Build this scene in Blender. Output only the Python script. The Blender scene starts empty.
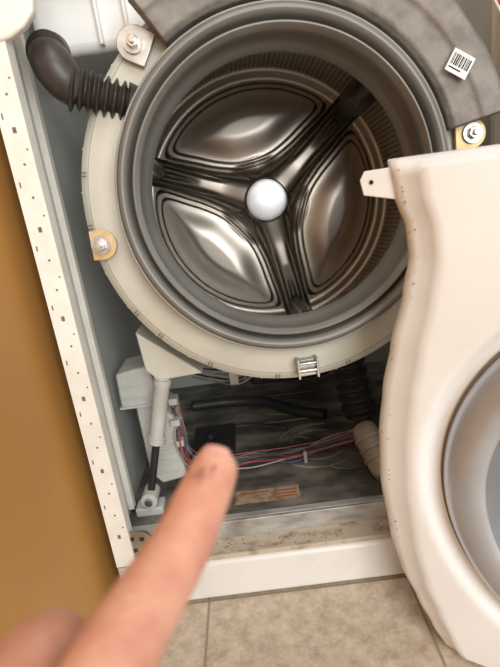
import bpy, bmesh, math, random
from mathutils import Vector, Matrix
random.seed(3)
SC=bpy.context.scene; COL=SC.collection
# ---------------------------------------------------------------- materials
def mat(name,col,rough=.5,metal=0.,col2=None,nscale=30.,nlo=.4,nhi=.65,bump=0.,bscale=80.,spec=None,sss=0.,coat=0.,stretch=None):
    m=bpy.data.materials.new(name);m.use_nodes=True
    nt=m.node_tree;b=nt.nodes['Principled BSDF']
    b.inputs['Roughness'].default_value=rough;b.inputs['Metallic'].default_value=metal
    if spec is not None:b.inputs['Specular IOR Level'].default_value=spec
    if coat:b.inputs['Coat Weight'].default_value=coat;b.inputs['Coat Roughness'].default_value=.15
    if sss:
        b.inputs['Subsurface Weight'].default_value=sss;b.inputs['Subsurface Radius'].default_value=(.006,.002,.001);b.inputs['Subsurface Scale'].default_value=1.
    tc=nt.nodes.new('ShaderNodeTexCoord');vec=tc.outputs['Object']
    if stretch:
        mp=nt.nodes.new('ShaderNodeMapping');mp.inputs['Scale'].default_value=stretch;nt.links.new(vec,mp.inputs['Vector']);vec=mp.outputs[0]
    c=tuple(col)+(1,)
    n=nt.nodes.new('ShaderNodeTexNoise');n.inputs['Scale'].default_value=nscale;n.inputs['Detail'].default_value=6
    nt.links.new(vec,n.inputs['Vector'])
    r=nt.nodes.new('ShaderNodeValToRGB');r.color_ramp.elements[0].position=nlo;r.color_ramp.elements[1].position=nhi
    r.color_ramp.elements[0].color=c;r.color_ramp.elements[1].color=(tuple(col2)+(1,)) if col2 else tuple(x*.93 for x in col)+(1,)
    nt.links.new(n.outputs['Fac'],r.inputs['Fac']);nt.links.new(r.outputs['Color'],b.inputs['Base Color'])
    if bump:
        n2=nt.nodes.new('ShaderNodeTexNoise');n2.inputs['Scale'].default_value=bscale;n2.inputs['Detail'].default_value=4
        nt.links.new(vec,n2.inputs['Vector'])
        bp=nt.nodes.new('ShaderNodeBump');bp.inputs['Strength'].default_value=bump;bp.inputs['Distance'].default_value=.002
        nt.links.new(n2.outputs['Fac'],bp.inputs['Height']);nt.links.new(bp.outputs['Normal'],b.inputs['Normal'])
    return m
M_enamel=mat('white_enamel',(.77,.775,.765),.35,col2=(.71,.71,.70),nscale=6)
M_plinth=mat('plinth_enamel',(.70,.69,.66),.4,col2=(.60,.585,.55),nscale=14,nlo=.45,nhi=.8)
M_flange=mat('flange_enamel',(.82,.80,.73),.4,col2=(.74,.71,.63),nscale=20)
M_side=mat('side_sheet',(.47,.49,.48),.3,col2=(.40,.42,.40),nscale=5)
M_tub=mat('tub_plastic',(.56,.55,.475),.5,col2=(.50,.49,.42),nscale=14,bump=.1)
M_weight=mat('counterweight',(.25,.235,.215),.75,col2=(.17,.155,.14),nscale=40,bump=.6,bscale=120)
M_rubber=mat('gasket_rubber',(.17,.165,.148),.38,col2=(.135,.13,.117),nscale=10,spec=.6)
M_rubber2=mat('gasket_lip_rubber',(.28,.275,.25),.35,col2=(.23,.225,.205),nscale=10,spec=.6)
M_dark=mat('dark_rubber',(.034,.026,.022),.42,col2=(.05,.04,.034),nscale=60)
M_black=mat('black_plastic',(.02,.02,.021),.5)
M_hole=mat('hole_black',(.02,.018,.015),.9)
M_slot=mat('slot_grey_brown',(.16,.14,.11),.9)  # one dark grey-brown for flange slots, tub seam marks and door seal line
M_zinc=mat('zinc',(.55,.54,.50),.35,1.,col2=(.38,.37,.35),nscale=40)
M_yzinc=mat('yellow_zinc',(.66,.50,.27),.45,.5,col2=(.52,.36,.18),nscale=50)
M_steelb=mat('bolt_steel',(.70,.70,.69),.25,1.)
M_drum=mat('drum_steel',(.27,.245,.215),.32,1.,col2=(.22,.20,.175),nscale=3)
M_lift=mat('lifter_steel',(.24,.225,.205),.33,1.)
M_hub=mat('hub_steel',(.50,.51,.53),.42,1.,col2=(.44,.45,.47),nscale=60)
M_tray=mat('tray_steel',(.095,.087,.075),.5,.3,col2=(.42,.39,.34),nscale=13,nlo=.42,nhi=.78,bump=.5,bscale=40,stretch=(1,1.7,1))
M_rim=mat('rim_galv',(.50,.50,.48),.45,.4,col2=(.22,.19,.15),nscale=45,nlo=.46,nhi=.78,stretch=(.4,1,1))
M_dirty=mat('dirty_ledge',(.45,.385,.30),.75,col2=(.22,.16,.10),nscale=60,nlo=.48,nhi=.75,stretch=(.7,1.3,1))
M_grey=mat('grey_plastic',(.50,.50,.46),.5,col2=(.42,.41,.37),nscale=20)
M_beige=mat('beige_plastic',(.36,.335,.29),.5,col2=(.24,.22,.18),nscale=30)
M_chrome=mat('door_chrome',(.48,.51,.56),.3,.65)
M_label=mat('white_label',(.80,.80,.78),.5)
M_caut=mat('caution_label',(.40,.30,.19),.6,col2=(.22,.15,.09),nscale=90)
M_redlab=mat('red_ink',(.34,.10,.06),.6)
def perforated():
    m=mat('perforated_steel',(.58,.55,.50),.34,.85)
    nt=m.node_tree;b=nt.nodes['Principled BSDF'];uv=nt.nodes.new('ShaderNodeUVMap');uv.uv_map='UVMap'
    v=nt.nodes.new('ShaderNodeTexVoronoi');v.inputs['Scale'].default_value=1.;v.inputs['Randomness'].default_value=0.
    nt.links.new(uv.outputs[0],v.inputs['Vector'])
    lt=nt.nodes.new('ShaderNodeMath');lt.operation='LESS_THAN';lt.inputs[1].default_value=.27
    nt.links.new(v.outputs['Distance'],lt.inputs[0])
    mx=nt.nodes.new('ShaderNodeMixRGB');old=b.inputs['Base Color'].links[0].from_socket
    nt.links.new(lt.outputs[0],mx.inputs[0]);nt.links.new(old,mx.inputs[1]);mx.inputs[2].default_value=(.01,.01,.01,1)
    nt.links.new(mx.outputs[0],b.inputs['Base Color'])
    bp=nt.nodes.new('ShaderNodeBump');bp.inputs['Strength'].default_value=.6;bp.inputs['Distance'].default_value=.002
    nt.links.new(v.outputs['Distance'],bp.inputs['Height']);nt.links.new(bp.outputs['Normal'],b.inputs['Normal'])
    return m
M_perf=perforated()
# ---------------------------------------------------------------- helpers
def empty(name,loc=(0,0,0),parent=None):
    o=bpy.data.objects.new(name,None);o.location=loc;COL.objects.link(o)
    if parent:o.parent=parent
    return o
def obj(name,bm,m,parent=None,smooth=True,loc=None,rot=None,bevel=0.,sharp=35):
    me=bpy.data.meshes.new(name);bmesh.ops.recalc_face_normals(bm,faces=bm.faces);bm.to_mesh(me);bm.free()
    me.materials.append(m);o=bpy.data.objects.new(name,me);COL.objects.link(o)
    if parent:o.parent=parent
    if loc:o.location=loc
    if rot:o.rotation_euler=rot
    if smooth:
        for p in me.polygons:p.use_smooth=True
        try: me.set_sharp_from_angle(angle=math.radians(sharp))
        except Exception: pass
    if bevel:
        md=o.modifiers.new('b','BEVEL');md.width=bevel;md.segments=3;md.limit_method='ANGLE'
    return o
def box(bm,x0,x1,y0,y1,z0,z1):
    vs=[bm.verts.new((x,y,z)) for x in (x0,x1) for y in (y0,y1) for z in (z0,z1)]
    for f in ((0,1,3,2),(4,6,7,5),(0,4,5,1),(2,3,7,6),(0,2,6,4),(1,5,7,3)):bm.faces.new([vs[i] for i in f])
def boxobj(name,b,m,parent=None,bevel=.002,rot=None,loc=None):
    bm=bmesh.new();box(bm,*b);return obj(name,bm,m,parent,bevel=bevel,rot=rot,loc=loc)
def lathe(bm,prof,n=128,a0=0.,a1=360.,close=False,cap=False):
    full=abs(a1-a0-360)<1e-6;cnt=n if full else n+1;rings=[]
    for i in range(cnt):
        a=math.radians(a0+(a1-a0)*i/n);rings.append([bm.verts.new((r*math.cos(a),y,r*math.sin(a))) for r,y in prof])
    k=len(prof)
    for i in range(n):
        A=rings[i];B=rings[(i+1)%cnt]
        for j in range(k if close else k-1):
            j2=(j+1)%k
            try:bm.faces.new((A[j],A[j2],B[j2],B[j]))
            except Exception:pass
    if cap and not full:
        bm.faces.new(rings[0]);bm.faces.new(rings[-1][::-1])
def tube(bm,pts,rad,n=16,cap=True,sub=1):
    pts=[Vector(p) for p in pts]
    if not isinstance(rad,(list,tuple)):rad=[rad]*len(pts)
    if sub>1:
        P=[];Rr=[]
        for i in range(len(pts)-1):
            p0=pts[max(i-1,0)];p1=pts[i];p2=pts[i+1];p3=pts[min(i+2,len(pts)-1)]
            for k in range(sub):
                t=k/sub
                P.append(.5*((2*p1)+(p2-p0)*t+(2*p0-5*p1+4*p2-p3)*t*t+(3*p1-p0-3*p2+p3)*t**3));Rr.append(rad[i]*(1-t)+rad[i+1]*t)
        P.append(pts[-1]);Rr.append(rad[-1]);pts,rad=P,Rr
    rings=[];up=None
    for i,p in enumerate(pts):
        t=(pts[min(i+1,len(pts)-1)]-pts[max(i-1,0)]).normalized()
        if up is None:up=t.orthogonal().normalized()
        up=(up-t*up.dot(t)).normalized();s=t.cross(up)
        rings.append([bm.verts.new(p+(up*math.cos(2*math.pi*k/n)+s*math.sin(2*math.pi*k/n))*rad[i]) for k in range(n)])
    for i in range(len(rings)-1):
        for k in range(n):bm.faces.new((rings[i][k],rings[i][(k+1)%n],rings[i+1][(k+1)%n],rings[i+1][k]))
    if cap:bm.faces.new(rings[0][::-1]);bm.faces.new(rings[-1])
def tubeobj(name,pts,rad,m,parent=None,n=16,sub=1):
    bm=bmesh.new();tube(bm,pts,rad,n,True,sub);return obj(name,bm,m,parent)
def plate(bm,pts,y0,y1):
    a=[bm.verts.new((x,y0,z)) for x,z in pts];b=[bm.verts.new((x,y1,z)) for x,z in pts]
    bm.faces.new(a);bm.faces.new(b[::-1])
    for i in range(len(pts)):
        j=(i+1)%len(pts);bm.faces.new((a[i],a[j],b[j],b[i]))
def bolt(name,x,y,z,parent,r=.0075,wm=None):
    bm=bmesh.new()
    lathe(bm,[(0.0001,-.002),(r*1.6,-.002),(r*1.6,.002)],32)
    ob1=obj(name+'_washer',bm,wm or M_zinc,parent,loc=(x,y,z))
    bm=bmesh.new();plate(bm,[(r*math.cos(a),r*math.sin(a)) for a in [math.pi/3*i+.3 for i in range(6)]],-.008,-.001)
    lathe(bm,[(0.0001,-.0125),(r*.5,-.0125),(r*.55,-.007)],20)
    obj(name,bm,M_steelb,parent,loc=(x,y,z),bevel=.0007)
# ---------------------------------------------------------------- room
def room():
    bm=bmesh.new();box(bm,-.345,-.325,-2.6,1.1,0,2.4);
    w=mat('ochre_paint',(.54,.27,.07),.5,col2=(.47,.23,.06),nscale=3,bump=.15,bscale=200)
    obj('wall_left',bm,w,smooth=False)
    w2=mat('cream_paint',(.62,.55,.44),.7,col2=(.58,.51,.41),nscale=3)
    bm=bmesh.new();box(bm,-.325,2.2,.72,.76,0,2.4);obj('wall_back',bm,w2,smooth=False)
    fm=bpy.data.materials.new('floor_tile');fm.use_nodes=True;nt=fm.node_tree;b=nt.nodes['Principled BSDF'];b.inputs['Roughness'].default_value=.55
    tc=nt.nodes.new('ShaderNodeTexCoord');mp=nt.nodes.new('ShaderNodeMapping')
    mp.inputs['Location'].default_value=(-.118+.0,.30,0)
    nt.links.new(tc.outputs['Object'],mp.inputs['Vector'])
    br=nt.nodes.new('ShaderNodeTexBrick');br.offset=0;br.inputs['Scale'].default_value=1.;br.inputs['Mortar Size'].default_value=.0022;br.inputs['Mortar Smooth'].default_value=.3
    br.inputs['Brick Width'].default_value=.295;br.inputs['Row Height'].default_value=.295;br.inputs['Bias'].default_value=0
    nt.links.new(mp.outputs[0],br.inputs['Vector'])
    n=nt.nodes.new('ShaderNodeTexNoise');n.inputs['Scale'].default_value=38;n.inputs['Detail'].default_value=12;n.inputs['Roughness'].default_value=.78;nt.links.new(tc.outputs['Object'],n.inputs['Vector'])
    r=nt.nodes.new('ShaderNodeValToRGB');r.color_ramp.elements[0].position=.34;r.color_ramp.elements[1].position=.62
    r.color_ramp.elements[0].color=(.32,.25,.18,1);r.color_ramp.elements[1].color=(.60,.51,.40,1)
    nt.links.new(n.outputs['Fac'],r.inputs['Fac'])
    nt.links.new(r.outputs[0],br.inputs['Color1']);nt.links.new(r.outputs[0],br.inputs['Color2']);br.inputs['Mortar'].default_value=(.27,.22,.16,1)
    nt.links.new(br.outputs['Color'],b.inputs['Base Color'])
    bp=nt.nodes.new('ShaderNodeBump');bp.inputs['Strength'].default_value=.3;bp.inputs['Distance'].default_value=.003;nt.links.new(n.outputs['Fac'],bp.inputs['Height']);nt.links.new(bp.outputs[0],b.inputs['Normal'])
    bm=bmesh.new();box(bm,-.345,2.2,-2.6,.76,-.03,0);obj('floor',bm,fm,smooth=False)
room()
# ---------------------------------------------------------------- machine
WM=empty('washing_machine')
def cabinet():
    bm=bmesh.new();box(bm,-.300,-.2985,0,.60,.0,.88);box(bm,.2985,.300,0,.60,.0,.88);box(bm,-.2985,.2985,.598,.60,.09,.88)
    obj('side_panels',bm,M_side,WM,smooth=False)
    bm=bmesh.new()
    for s in (-1,1):
        xs=sorted((s*.3,s*.272));box(bm,xs[0],xs[1],-.002,0,.078,.88)
        xs=sorted((s*.274,s*.272));box(bm,xs[0],xs[1],0,.018,.078,.88)
        xs=sorted((s*.2985,s*.290));box(bm,xs[0],xs[1],.10,.112,.10,.86)
    obj('front_flanges',bm,M_flange,WM,smooth=False)
    bm=bmesh.new();bs=bmesh.new();z=.13;i=0
    while z<.86:
        if i%3==0: box(bm,-.2875,-.2835,-.0026,-.0015,z-.003,z+.003)
        else: tube(bm,[(-.284,-.0026,z),(-.284,-.0015,z)],.0014,10)
        if i%2: box(bs,-.2955,-.294,-.0026,-.0015,z+.012,z+.018)
        else: tube(bs,[(-.277,-.0026,z+.015),(-.277,-.0015,z+.015)],.0011,8)
        z+=.036;i+=1
    obj('flange_holes',bm,M_slot,WM,smooth=False);obj('flange_slots',bs,M_slot,WM,smooth=False)
    boxobj('top_rail',(-.298,.298,.0,.035,.862,.88),M_flange,WM,.003)
    bm=bmesh.new();plate(bm,[(-.300,.757),(-.285,.753),(-.264,.757),(-.248,.765),(-.236,.776),(-.230,.80),(-.226,.862),(-.300,.862)],-.005,.008);obj('top_corner_gusset',bm,M_flange,WM,bevel=.003)
    boxobj('dispenser_housing',(-.285,-.085,.13,.40,.765,.862),M_enamel,WM,.012)
    bm=bmesh.new()
    for k in range(3):box(bm,-.20+k*.035,-.196+k*.035,.118,.132,.77,.86)
    obj('dispenser_ribs',bm,M_enamel,WM,bevel=.001)
    boxobj('wiring_channel',(.12,.29,.12,.2,.83,.853),M_grey,WM,.004)
    for k,(c,dz) in enumerate((((.5,.03,.02),0),((.05,.05,.05),.006),((.55,.55,.5),-.005),((.4,.02,.02),.01))):
        tubeobj('harness_wire_%d'%k,[(.19,.00+k*.004,.825+dz),(.215,-.012,.765+dz),(.245,-.012,.713+dz*1.3),(.296,.01,.690+dz)],.0016,mat('wire_top%d'%k,c,.4),WM,8,8)
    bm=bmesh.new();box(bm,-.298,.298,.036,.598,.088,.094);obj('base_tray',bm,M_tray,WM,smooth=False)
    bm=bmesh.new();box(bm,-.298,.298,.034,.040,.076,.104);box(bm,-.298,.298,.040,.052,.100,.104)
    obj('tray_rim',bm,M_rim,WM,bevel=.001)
    bm=bmesh.new()
    for y in (.34,.47): box(bm,-.25,.25,y,y+.010,.094,.098)
    for r in (.05,.075):
        lathe(bm,[(r,0),(r+.003,-.002),(r+.006,0)],48)
    for v in bm.verts:
        if abs(v.co.z)<.09 and v.co.y<.01: v.co=Vector((v.co.x+.03,v.co.z+.24,.094-v.co.y))
    obj('tray_ribs',bm,M_tray,WM,bevel=.001)
    bm=bmesh.new();rr=random.Random(11)
    for k in range(300):
        if k<150: x=rr.uniform(-.24,.24);y=rr.uniform(.06,.35);z=.0945
        else: x=rr.uniform(-.26,.24);y=rr.uniform(.004,.032);z=.0763
        s=rr.uniform(.0004,.0018);a=rr.uniform(0,3)
        vs=[bm.verts.new((x+s*math.cos(a+t)*rr.uniform(.6,1.3),y+s*math.sin(a+t)*rr.uniform(.6,1.3),z)) for t in (0,1.3,2.6,3.9,5.1)]
        tp=bm.verts.new((x,y,z+s*.6))
        for i in range(5):bm.faces.new((vs[i],vs[(i+1)%5],tp))
    obj('rust_debris',bm,mat('rust',(.16,.08,.04),.9,col2=(.28,.17,.09),nscale=300),WM,smooth=False)
    bm=bmesh.new();box(bm,-.298,.298,0,.036,.068,.076);obj('plinth_ledge',bm,M_dirty,WM,smooth=False)
    boxobj('plinth',(-.285,.298,-.006,.012,.004,.068),M_plinth,WM,.005)
    boxobj('plinth_end_cap',(-.299,-.287,-.004,.03,.0,.076),M_grey,WM,.002)
    bm=bmesh.new();box(bm,-.298,.298,.02,.598,.0,.068);obj('base_frame',bm,M_black,WM,smooth=False)
    bm=bmesh.new();plate(bm,[(-.297,.09),(-.238,.085),(-.236,.112),(-.25,.13),(-.297,.134)],.002,.005);obj('corner_plate',bm,M_zinc,WM,smooth=False)
    bm=bmesh.new()
    for x,z in ((-.285,.12),(-.27,.12),(-.256,.118),(-.285,.102),(-.268,.1),(-.25,.102)):
        box(bm,x-.003,x+.003,.0012,.003,z-.003,z+.003)
    obj('corner_plate_holes',bm,M_hole,WM,smooth=False)
cabinet()
# suspended tub group (axis tilted)
TG=empty('tub_assembly',(.001,0,.571),WM);TG.rotation_euler=(-.085,0,.022);TG.scale=(.985,1,.985)
def tubgroup():
    bm=bmesh.new()
    lathe(bm,[(.192,.052),(.203,.046),(.238,.046),(.244,.050),(.250,.056),(.252,.072),(.246,.078),(.246,.10),(.250,.105),(.250,.112),(.245,.118),(.243,.40),(.20,.43),(.0,.435)],160)
    obj('outer_tub',bm,M_tub,TG)
    bm=bmesh.new()
    for a in range(0,360,12):
        c=math.radians(a+5);M=Matrix.Rotation(-c,3,'Y');n0=len(bm.verts);box(bm,.236,.251,.056,.11,-.0012,.0012);bm.verts.ensure_lookup_table()
        bmesh.ops.rotate(bm,verts=bm.verts[n0:],matrix=M)
    obj('tub_ribs',bm,M_tub,TG,bevel=.0005)
    bm=bmesh.new()
    lathe(bm,[(.2385,.0462),(.2390,.0452),(.2395,.0462)],160)
    obj('tub_seam',bm,M_grey,TG)
    bm=bmesh.new()
    for a in (168,183,212,222,240,262,285):
        for d in (-.5,.5):
            c=math.radians(a+d);x=.241*math.cos(c);z=.241*math.sin(c)
            tube(bm,[(x,.0447,z),(x*1.03,.050,z*1.03)],.0006,6)
    obj('tub_seam_marks',bm,M_slot,TG)
    outer=[(.202,.050),(.200,.030),(.197,.012),(.193,.000),(.1885,-.005),(.1845,-.004),(.182,.003),(.1815,.012),(.180,.018),(.178,.016)]
    lip=[(.178,.016),(.1768,.006),(.1752,.000),(.173,-.001),(.1713,.004),(.1708,.014)]
    inner=[(.1708,.014),(.1705,.026),(.1730,.033),(.1750,.040),(.1735,.050),(.169,.056),(.1650,.062),(.1640,.068),(.1670,.075),(.178,.084),(.19,.09)]
    for nm,p,m in (('door_gasket',outer,M_rubber),('gasket_lip',lip,M_rubber2),('gasket_bellows',inner,M_rubber)):
        bm=bmesh.new();lathe(bm,p,200);obj(nm,bm,m,TG,sharp=70)
    bm=bmesh.new()
    for r,y in ((.1960,.0055),): 
        lathe(bm,[(r+.0014*math.cos(t*math.pi/4),y+.0014*math.sin(t*math.pi/4)) for t in range(8)],200,close=True)
    obj('gasket_clamp_ring',bm,M_rubber2,TG)
    bm=bmesh.new()
    cp=[(.205,.044),(.205,.014),(.210,.006),(.235,.002),(.240,-.003),(.264,-.002),(.273,.008),(.275,.044)]
    lathe(bm,cp,96,11,123,close=True,cap=True);obj('counterweight',bm,M_weight,TG,bevel=.002)
    L=empty('weight_label',(.208,-.0050,.104),TG);L.rotation_euler=(0,math.radians(33),0)
    bm=bmesh.new();box(bm,-.013,.013,-.0006,.0006,-.012,.012);obj('label_paper',bm,M_label,L,smooth=False)
    bm=bmesh.new();x=-.011
    while x<.010:
        w=random.choice((.0006,.0010,.0016));box(bm,x,x+w,-.0010,-.0005,-.004,.008);x+=w+random.choice((.0007,.0012))
    box(bm,-.011,.004,-.0010,-.0005,-.008,-.0065)
    obj('label_bars',bm,M_hole,L,smooth=False)
    def eye(name,x,z,ang,m,ln=.02,r=.019):
        pts=[]
        for k in range(17):
            a=math.radians(90+180*k/16);pts.append((r*math.cos(a)-0,r*math.sin(a)))
        pts+= [(ln,-r*.95),(ln,r*.95)]
        bm=bmesh.new();plate(bm,pts,0,.004);bmesh.ops.rotate(bm,verts=bm.verts,matrix=Matrix.Rotation(math.radians(ang),3,'Y'))
        obj(name,bm,m,TG,loc=(x,.036,z),bevel=.0008);bolt(name+'_bolt',x,.034,z,TG)
    eye('bracket_left',-.232,-.036,180,M_yzinc,.013,.019)
    eye('bracket_top_left',-.150,.184,30,M_zinc,.02,.020)
    eye('bracket_right',.238,.034,180,M_yzinc,.02,.018)
    for k,(x,z) in enumerate(((-.150,.184),(-.230,-.036),(.238,.034))):
        bm=bmesh.new();tube(bm,[(x,.04,z),(x,.09,z)],.016,24);obj('boss_%d'%k,bm,M_tub,TG)
    bm=bmesh.new();box(bm,-.013,.013,.034,.048,-.012,.010);box(bm,-.014,-.011,.026,.05,-.014,.012);box(bm,.011,.014,.026,.05,-.014,.012);tube(bm,[(-.012,.030,-.004),(.012,.030,-.004)],.003,12);tube(bm,[(-.012,.030,.006),(.012,.030,.006)],.002,12)
    obj('bottom_clip',bm,M_zinc,TG,loc=(.006,0,-.230),bevel=.0008)
    # drum
    bm=bmesh.new();n=180;uvl=bm.loops.layers.uv.new('UVMap')
    R0=.228;segs=[(.178,.080),(.180,.090),(.190,.096),(.215,.105),(R0,.118)]+[(R0,.118+.242*k/12) for k in range(1,13)]
    rings=[[bm.verts.new((r*math.cos(2*math.pi*i/n),y,r*math.sin(2*math.pi*i/n))) for r,y in segs] for i in range(n)]
    for i in range(n):
        for j in range(len(segs)-1):
            f=bm.faces.new((rings[i][j],rings[i][j+1],rings[(i+1)%n][j+1],rings[(i+1)%n][j]))
            for lp,(ii,jj) in zip(f.loops,((i,j),(i,j+1),(i+1,j+1),(i+1,j))):
                lp[uvl].uv=(ii/n*180,segs[jj][1]/.010)
    obj('drum_wall',bm,M_perf,TG,sharp=50)
    SA=[math.radians(a) for a in (158,40,-80)]
    def ss(e0,e1,x):
        t=max(0,min(1,(x-e0)/(e1-e0)));return t*t*(3-2*t)
    def h(r,a):
        d=min(abs((a-s+math.pi)%(2*math.pi)-math.pi) for s in SA)
        w=r*math.sin(min(d,math.pi/2))
        half=.028+.013*(1-ss(.03,.13,r))-.004*ss(.12,.2,r)
        core=.028*(1-ss(.015,.085,r))
        q=min(1,w/half)
        spoke=.025*(1-q**3)*ss(.0,.03,r)*(1-.45*ss(.12,.215,r))
        spoke-=.006*math.exp(-(w/.005)**2)*ss(.12,.18,r)
        spoke-=.003*math.exp(-((w-.014)/.003)**2)*ss(.07,.12,r)
        e1=w-half-.003;e2=.205-r;e3=r-.062;k=.008
        e=-k*math.log(math.exp(-e1/k)+math.exp(-e2/k)+math.exp(-e3/k))
        lobe=.010*ss(-.001,.004,e)+.004*ss(.010,.014,e)+.010*ss(.014,.06,e)
        rim=.010*ss(.209,.228,r)
        return -(max(spoke,core)+ .25*min(spoke,core)+lobe+rim)
    bm=bmesh.new();nr=170;na=600;prev=None;c=bm.verts.new((0,.365+h(0,0),0))
    for j in range(1,nr+1):
        r=.228*j/nr;ring=[]
        for i in range(na):
            a=2*math.pi*i/na;ring.append(bm.verts.new((r*math.cos(a),.365+h(r,a),r*math.sin(a))))
        for i in range(na):
            k=(i+1)%na
            if prev is None:bm.faces.new((c,ring[i],ring[k]))
            else:bm.faces.new((prev[i],ring[i],ring[k],prev[k]))
        prev=ring
    obj('drum_rear',bm,M_drum,TG,sharp=80)
    bm=bmesh.new();lathe(bm,[(.0001,.320),(.030,.3205),(.036,.322),(.039,.326),(.041,.35)],64);obj('hub_cap',bm,M_hub,TG)
    for k,s in enumerate(SA):
        bm=bmesh.new();prev=None
        for j in range(17):
            t=j/16;y=.150+.195*t;hh=.040*ss(-.05,.35,t)
            w=.026
            ring=[bm.verts.new((.229-q*hh,y,p*w)) for p,q in ((-1,0),(-.8,.3),(-.55,.75),(-.3,.95),(0,1),(.3,.95),(.55,.75),(.8,.3),(1,0))]
            if prev:
                for i in range(8):bm.faces.new((prev[i],prev[i+1],ring[i+1],ring[i]))
            else:bm.faces.new(ring)
            prev=ring
        bm.faces.new(prev[::-1])
        bmesh.ops.rotate(bm,verts=bm.verts,matrix=Matrix.Rotation(-s,3,'Y'));obj('lifter_%d'%k,bm,M_lift,TG,sharp=60)
tubgroup()
def internals():
    pts=[(-.250,.075,.744),(-.249,.058,.748),(-.245,.045,.744),(-.239,.040,.732),(-.231,.042,.718),(-.221,.047,.707)]
    tubeobj('filler_hose_elbow',pts,[.018,.0205,.0225,.0235,.0225,.019],M_dark,WM,28,6)
    tubeobj('filler_hose_collar',[(-.248,.050,.752),(-.248,.064,.754)],[.0235,.0235],M_dark,WM,28)
    bm=bmesh.new();A=Vector((-.228,.044,.712));B=Vector((-.168,.06,.690));P=[];Rr=[]
    for k in range(91):
        t=k/90;P.append(A.lerp(B,t));Rr.append(.0195+.0038*math.sin(t*2*math.pi*7)+(.003 if t<.08 else 0))
    tube(bm,P,Rr,28);obj('filler_hose_bellows',bm,M_dark,WM)
    tubeobj('filler_hose_cuff',[(-.172,.059,.692),(-.158,.066,.686)],[.0225,.0225],M_dark,WM,28)
    # shock absorber
    tubeobj('shock_absorber_tube',[(-.202,.10,.322),(-.232,.10,.215)],.0115,M_grey,WM,24)
    bm=bmesh.new()
    for t in (.02,.9):
        A=Vector((-.202,.10,.322)).lerp(Vector((-.232,.10,.215)),t);tube(bm,[A,A+Vector((-.0027,0,-.0096))],.0135,24)
    obj('shock_absorber_collars',bm,M_grey,WM)
    tubeobj('shock_absorber_eye',[(-.199,.086,.333),(-.199,.114,.333)],.013,M_grey,WM,24)
    tubeobj('shock_absorber_rod',[(-.232,.10,.215),(-.256,.10,.133)],.006,M_black,WM,16)
    tubeobj('shock_absorber_foot',[(-.259,.084,.122),(-.259,.116,.122)],.013,M_grey,WM,24)
    tubeobj('shock_absorber_pin',[(-.259,.078,.122),(-.259,.12,.122)],.006,M_zinc,WM,16)
    boxobj('shock_mount',(-.285,-.240,.085,.115,.093,.108),M_grey,WM,.003)
    bm=bmesh.new();plate(bm,[(-.225,.40),(-.15,.335),(-.14,.325),(-.205,.322),(-.222,.34)],.085,.16);obj('tub_foot',bm,M_tub,WM,bevel=.003)
    # control / pump module on the left
    bm=bmesh.new();plate(bm,[(-.283,.322),(-.228,.330),(-.222,.26),(-.205,.235),(-.203,.125),(-.245,.118),(-.262,.14),(-.262,.262),(-.285,.262)],.135,.21)
    obj('control_module',bm,M_grey,WM,bevel=.004)
    bm=bmesh.new()
    for k in range(5):box(bm,-.254,-.212,.1325,.137,.14+k*.018,.1445+k*.018)
    box(bm,-.280,-.236,.1325,.137,.300,.304);box(bm,-.280,-.236,.1325,.137,.280,.284);box(bm,-.286,-.225,.1300,.137,.2635,.267)
    obj('module_louvers',bm,M_side,WM,bevel=.0008)
    bm=bmesh.new();box(bm,-.211,-.196,.127,.145,.224,.235);box(bm,-.210,-.196,.127,.145,.187,.197);box(bm,-.208,-.194,.13,.15,.260,.271)
    obj('module_connectors',bm,M_grey,WM,bevel=.001)
    # wiring
    cols=[(.34,.05,.05),(.34,.31,.27),(.03,.03,.035),(.06,.08,.20),(.22,.15,.10),(.22,.08,.11),(.05,.10,.06),(.25,.15,.14),(.05,.04,.04),(.34,.25,.23),(.36,.35,.33),(.26,.05,.05)]
    for k,c in enumerate(cols):
        j=lambda s:random.uniform(-s,s)
        o=(k-5)*.0036
        P=[(-.200+j(.006),.145,.245+o),(-.205+j(.014),.14+o,.20+j(.012)),(-.195+j(.016),.15+o,.145),(-.160+j(.014),.18+o,.112+j(.006)),(-.09+j(.01),.200+o+j(.010),.104+j(.008)),(-.02,.190+o+j(.012),.106+j(.006)),(.05,.212+o+j(.010),.108),(.10,.21+o,.12),(.14,.20+o,.14)]
        tubeobj('loom_wire_%d'%k,P,.0013,mat('wire_%d'%k,c,.4),WM,8,8)
    for k in range(5):
        P=[(-.195+k*.004,.24,.30-k*.01),(-.15,.25+k*.01,.275-k*.012),(-.09,.23,.282-k*.01),(-.05+k*.01,.24,.30)]
        tubeobj('upper_wire_%d'%k,P,.0018,M_black if k%2 else mat('wire_up%d'%k,(.25,.2,.18),.5),WM,8,8)
    tubeobj('wire_bundle_sleeve',[(-.02,.30,.10),(-.10,.33,.104),(-.15,.31,.11),(-.17,.26,.125)],.005,M_black,WM,10,8)
    gm=mat('green_wire',(.10,.22,.06),.5)
    for k,(x,y,r) in enumerate(((-.06,.20,.05),(.02,.28,.04),(-.15,.16,.03),(.06,.16,.03),(-.03,.40,.05))):
        P=[(x+r*math.cos(t),y+r*.6*math.sin(t),.098+.004*math.sin(2*t)) for t in [i*.45+k for i in range(9)]]
        tubeobj('green_tie_%d'%k,P,.0009,gm,WM,6,4)
    boxobj('wire_clip',(-.002,.004,.178,.185,.094,.116),M_beige,WM,.001)
    boxobj('wire_tag',(-.112,-.097,.205,.208,.25,.275),M_beige,WM,.001)
    boxobj('motor_block',(-.09,.09,.36,.54,.17,.32),M_black,WM,.02)
    boxobj('motor_bracket',(-.12,.12,.33,.345,.22,.24),M_zinc,WM,.002)
    boxobj('black_cover',(-.205,-.125,.22,.33,.094,.114),M_black,WM,.003)
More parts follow.
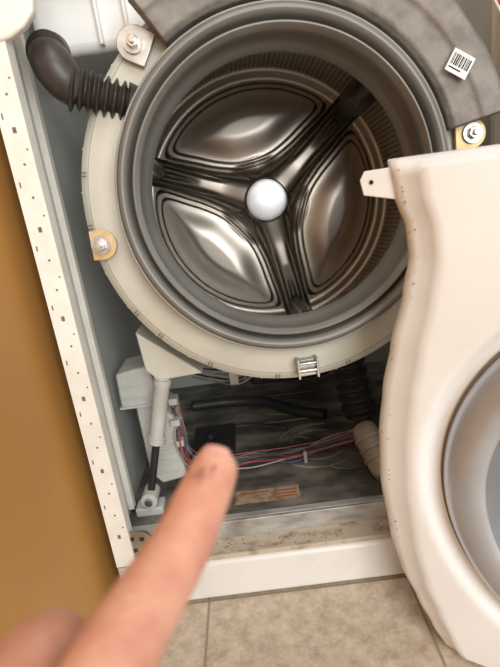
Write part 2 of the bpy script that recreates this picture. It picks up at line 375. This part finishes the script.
    bm=bmesh.new();box(bm,-.125,-.02,.085,.118,.0942,.0948);obj('caution_label',bm,M_caut,WM,smooth=False)
    bm=bmesh.new()
    for k in range(3):box(bm,-.060,-.025,.090+k*.008,.0935+k*.008,.0948,.0951)
    box(bm,-.118,-.07,.108,.112,.0948,.0951)
    obj('caution_label_print',bm,M_redlab,WM,smooth=False)
    P=[];Rr=[];A=Vector((.085,.22,.33));B=Vector((.11,.22,.155))
    for k in range(81):
        t=k/80;P.append(A.lerp(B,t));Rr.append(.026+.005*math.sin(t*2*math.pi*8))
    bm=bmesh.new();tube(bm,P,Rr,28);obj('drain_bellows',bm,M_black,WM)
    tubeobj('pump_filter_housing',[(.105,.17,.152),(.108,.155,.146),(.122,.115,.108),(.126,.10,.102)],[.020,.023,.023,.019],M_beige,WM,32)
    bm=bmesh.new()
    for t in (.05,.35,.65):
        A=Vector((.108,.155,.146)).lerp(Vector((.122,.115,.108)),t);tube(bm,[A,A+Vector((.0012,-.0035,-.0033))],.0250,32)
    obj('pump_filter_rings',bm,M_beige,WM)
    tubeobj('pump_body',[(.12,.22,.13),(.19,.24,.13)],.032,M_black,WM,24)
    tubeobj('drain_hose',[(.06,.32,.11),(.0,.36,.108),(-.06,.42,.108),(-.14,.44,.11),(-.22,.42,.12)],.011,M_black,WM,16,8)
internals()
# ---------------------------------------------------------------- removed front panel with door
FP=empty('washing_machine_front_panel',(.073,-.085,.002));FP.rotation_euler=(0,0,math.radians(-33))
def frontpanel():
    tab=[(0,.062),(.03,.045),(.06,.030),(.10,.012),(.15,.0),(.223,-.008),(.288,-.006),(.34,.001),(.395,.013),(.45,.028),(.49,.036),(.52,.034),(.55,.024),(.583,.019)]
    def L(z):
        for (z0,a),(z1,b) in zip(tab,tab[1:]):
            if z<=z1:
                t=(z-z0)/(z1-z0);t=t*t*(3-2*t)*.5+t*.5;return a+(b-a)*t
        return tab[-1][1]
    cx,cz=.283,.255
    W=.60;H=.583
    us=[(0,.040),(0,.028),(.0005,.014),(.003,.005),(.008,-.001),(.016,-.005),(.026,-.0065),(.036,-.013),(.044,-.016)]
    cols=us+[(.044+(W-.088)*k/90,None) for k in range(1,90)]+[(W-a,b) for a,b in us[::-1]]
    rows=[('b',.0,.03),('b',.0,.012),('b',.004,.003)]+[('m',.01+(H-.02)*k/110,0) for k in range(111)]+[('b',H-.003,.004),('b',H,.012),('b',H,.034)]
    bm=bmesh.new();G=[]
    for kind,z,off in rows:
        row=[]
        for u,y in cols:
            lz=L(z);fr=max(0,1-u/.25);x=u+lz*fr
            yy=-.016 if y is None else y
            if kind=='m':
                d=math.hypot(x-cx,z-cz)
                t=max(0,min(1,(.236-d)/.012));yy+=.012*t*t*(3-2*t) if u>.03 else 0
            else: yy=max(yy+ .0,off-.006) if off else yy
            row.append(bm.verts.new((x,yy,z)))
        G.append(row)
    for a,b in zip(G,G[1:]):
        for i in range(len(cols)-1):bm.faces.new((a[i],a[i+1],b[i+1],b[i]))
    o=obj('panel_skin',bm,M_enamel,FP,sharp=60)
    md=o.modifiers.new('s','SOLIDIFY');md.thickness=.0012;md.offset=1
    bm=bmesh.new();plate(bm,[(-.004,.553),(.036,.545),(.036,.577),(-.002,.576),(-.007,.568)],.002,.006);obj('fixing_tab',bm,M_enamel,FP,bevel=.001)
    bm=bmesh.new();tube(bm,[(.005,.0012,.565),(.005,.003,.565)],.0022,12);obj('fixing_tab_hole',bm,M_hole,FP)
    bm=bmesh.new();rr=random.Random(5)
    for k in range(150):
        z=rr.choice((.56,.55,.54,.53,.51,.46,.40,.30,.25,.16))+rr.uniform(-.02,.02);r=rr.uniform(.0003,.0012)
        u,y=rr.choice(((.0005,.014),(.003,.005),(.008,-.001),(.016,-.005))) if k<90 else (.003,.005)
        x=L(z)*(1-u/.25)+u
        tube(bm,[(x-.0005,y-.0016,z),(x,y+.0004,z)],r,6)
    for k in range(40):
        u=rr.uniform(.03,.25);r=rr.uniform(.0003,.0010)
        tube(bm,[(u,.004,.5795),(u,.006,.5805)],r,6)
    obj('rust_chips',bm,M_caut,FP)
    D=empty('porthole_door',(cx,0,cz),FP)
    bm=bmesh.new();lathe(bm,[(.214,-.004),(.213,-.012),(.209,-.020),(.200,-.027),(.188,-.031),(.176,-.031),(.170,-.027),(.168,-.02)],160);obj('door_ring',bm,M_chrome,D)
    bm=bmesh.new();lathe(bm,[(.2165,-.003),(.2165,-.008),(.213,-.008),(.213,-.003)],160);obj('door_seal_line',bm,M_slot,D)
    bm=bmesh.new();lathe(bm,[(.170,-.026),(.160,-.020),(.150,-.010),(.144,.0)],128);obj('door_inner_ring',bm,mat('door_grey',(.25,.27,.30),.3,.6),D)
    bm=bmesh.new();lathe(bm,[(.146,-.004),(.135,.02),(.12,.05),(.09,.07),(.0001,.075)],96);obj('door_glass',bm,mat('door_glass',(.05,.055,.06),.08,coat=1.),D)
    boxobj('door_handle',(.165,.205,-.036,-.020,-.05,.05),M_chrome,D,.005)
frontpanel()
# ---------------------------------------------------------------- hand
def hand():
    skin=mat('skin',(.56,.285,.19),.48,col2=(.47,.20,.135),nscale=70,nlo=.38,nhi=.68,sss=.2,bump=.35,bscale=420)
    # grime and small cuts on the fingertip, as a surface marking of the skin
    nt=skin.node_tree;b=nt.nodes['Principled BSDF'];tc=nt.nodes.new('ShaderNodeTexCoord')
    vd=nt.nodes.new('ShaderNodeVectorMath');vd.operation='DISTANCE';nt.links.new(tc.outputs['Object'],vd.inputs[0]);vd.inputs[1].default_value=(-.0770,-.436,.490)
    mr=nt.nodes.new('ShaderNodeMapRange');mr.inputs[1].default_value=.003;mr.inputs[2].default_value=.010;mr.inputs[3].default_value=.20;mr.inputs[4].default_value=-.1
    nt.links.new(vd.outputs['Value'],mr.inputs[0])
    n=nt.nodes.new('ShaderNodeTexNoise');n.inputs['Scale'].default_value=310;n.inputs['Detail'].default_value=2;nt.links.new(tc.outputs['Object'],n.inputs['Vector'])
    ad=nt.nodes.new('ShaderNodeMath');ad.operation='ADD';nt.links.new(n.outputs['Fac'],ad.inputs[0]);nt.links.new(mr.outputs[0],ad.inputs[1])
    rp=nt.nodes.new('ShaderNodeMapRange');rp.inputs[1].default_value=.66;rp.inputs[2].default_value=.84;rp.inputs[4].default_value=.75;nt.links.new(ad.outputs[0],rp.inputs[0])
    mx=nt.nodes.new('ShaderNodeMixRGB');old=b.inputs['Base Color'].links[0].from_socket
    nt.links.new(rp.outputs[0],mx.inputs[0]);nt.links.new(old,mx.inputs[1]);mx.inputs[2].default_value=(.20,.07,.05,1);nt.links.new(mx.outputs[0],b.inputs['Base Color'])
    H=empty('hand')
    def skinobj(name,chain,edges,rads,root=0,sub=2):
        me=bpy.data.meshes.new(name);me.from_pydata([Vector(c) for c in chain],edges,[]);me.update()
        o=bpy.data.objects.new(name,me);COL.objects.link(o);o.parent=H
        sk=o.modifiers.new('skin','SKIN');sk.use_smooth_shade=True
        for i,r in enumerate(rads):
            me.skin_vertices[0].data[i].radius=(r,r) if not isinstance(r,tuple) else r
        me.skin_vertices[0].data[root].use_root=True
        s=o.modifiers.new('sub','SUBSURF');s.levels=sub;s.render_levels=sub
        me.materials.append(skin)
        return o
    V=[];E=[];Rd=[]
    def add(p,r,par=None):
        V.append(p);Rd.append(r);
        if par is not None:E.append((par,len(V)-1))
        return len(V)-1
    w=add((-.150,-.590,.428),.024);
    el=add((-.19,-.70,.40),.029,w);add((-.26,-.88,.34),.036,el)
    palm=add((-.138,-.545,.446),.027,w)
    im=add((-.112,-.512,.461),.0145,palm);i1=add((-.103,-.485,.4655),.0130,im);i2=add((-.0965,-.470,.4675),.0124,i1);i3=add((-.087,-.452,.4710),.0112,i2)
    i4=add((-.0812,-.439,.4765),.0110,i3);i5=add((-.0738,-.4245,.4842),.0099,i4);i6=add((-.0715,-.4190,.4870),.0074,i5)
    a=add((-.133,-.505,.463),.0138,palm);b_=add((-.131,-.464,.4555),.0135,a);c=add((-.129,-.476,.427),.0100,b_);add((-.127,-.498,.424),.0085,c)
    a=add((-.154,-.510,.459),.0128,palm);b_=add((-.157,-.472,.4505),.0123,a);c=add((-.151,-.484,.425),.0095,b_);add((-.147,-.504,.421),.008,c)
    a=add((-.172,-.522,.450),.0112,palm);b_=add((-.177,-.495,.440),.0095,a);c=add((-.170,-.500,.422),.0082,b_);add((-.164,-.515,.419),.007,c)
    a=add((-.112,-.562,.434),.0150,w);b_=add((-.102,-.530,.425),.0118,a);c=add((-.112,-.502,.415),.0105,b_);add((-.128,-.485,.407),.0085,c)
    skinobj('hand_body',V,E,Rd,0,3)
    d=Vector((.013,.029,.014)).normalized();up=Vector((0,-.42,.9));up=(up-d*up.dot(d)).normalized();s=d.cross(up)
    c0=Vector((-.0742,-.4252,.4838))
    bm=bmesh.new();g=[]
    for j in range(7):
        v=-1+2*j/6;row=[]
        for i in range(7):
            u=-1+2*i/6;ang=u*.75*math.sqrt(max(0,1-(abs(v)**4)*.5))
            row.append(bm.verts.new(c0+d*(v*.0058)+s*(math.sin(ang)*.0088)+up*(math.cos(ang)*.0088-.0002*v-.0010*(v>0)*v)))
        g.append(row)
    for p,q in zip(g,g[1:]):
        for i in range(6):bm.faces.new((p[i],p[i+1],q[i+1],q[i]))
    obj('index_nail',bm,mat('nail',(.62,.32,.26),.3,coat=.3),H)
hand()
# ---------------------------------------------------------------- lights, world, camera
def area(name,loc,tgt,size,e,col):
    l=bpy.data.lights.new(name,'AREA');l.size=size;l.energy=e;l.color=col;o=bpy.data.objects.new(name,l);COL.objects.link(o)
    o.location=loc;o.rotation_euler=(Vector(tgt)-Vector(loc)).to_track_quat('-Z','Y').to_euler()
area('window_light',(.7,-2.4,1.2),(0,0,.30),1.3,56,(1.,.985,.95))
area('ceiling_light',(.1,-1.0,2.3),(0,0,.3),.9,16,(1.,.97,.93))
w=bpy.data.worlds.new('World');SC.world=w;w.use_nodes=True;w.node_tree.nodes['Background'].inputs[0].default_value=(.93,.96,1,1);w.node_tree.nodes['Background'].inputs[1].default_value=.64
cd=bpy.data.cameras.new('Camera');cam=bpy.data.objects.new('Camera',cd);COL.objects.link(cam);SC.camera=cam
cd.sensor_fit='VERTICAL';cd.sensor_height=24;cd.lens=24*500/667;cd.clip_start=.01
cam.matrix_world=Matrix.Translation((-.05,-.595,.59))@(Matrix.Rotation(.02,4,'Z')@Matrix.Rotation(math.pi/2-.305,4,'X')@Matrix.Rotation(-.14,4,'Z'))
cd.dof.use_dof=True;cd.dof.focus_distance=.68;cd.dof.aperture_fstop=5.0
SC.view_settings.view_transform='Standard'
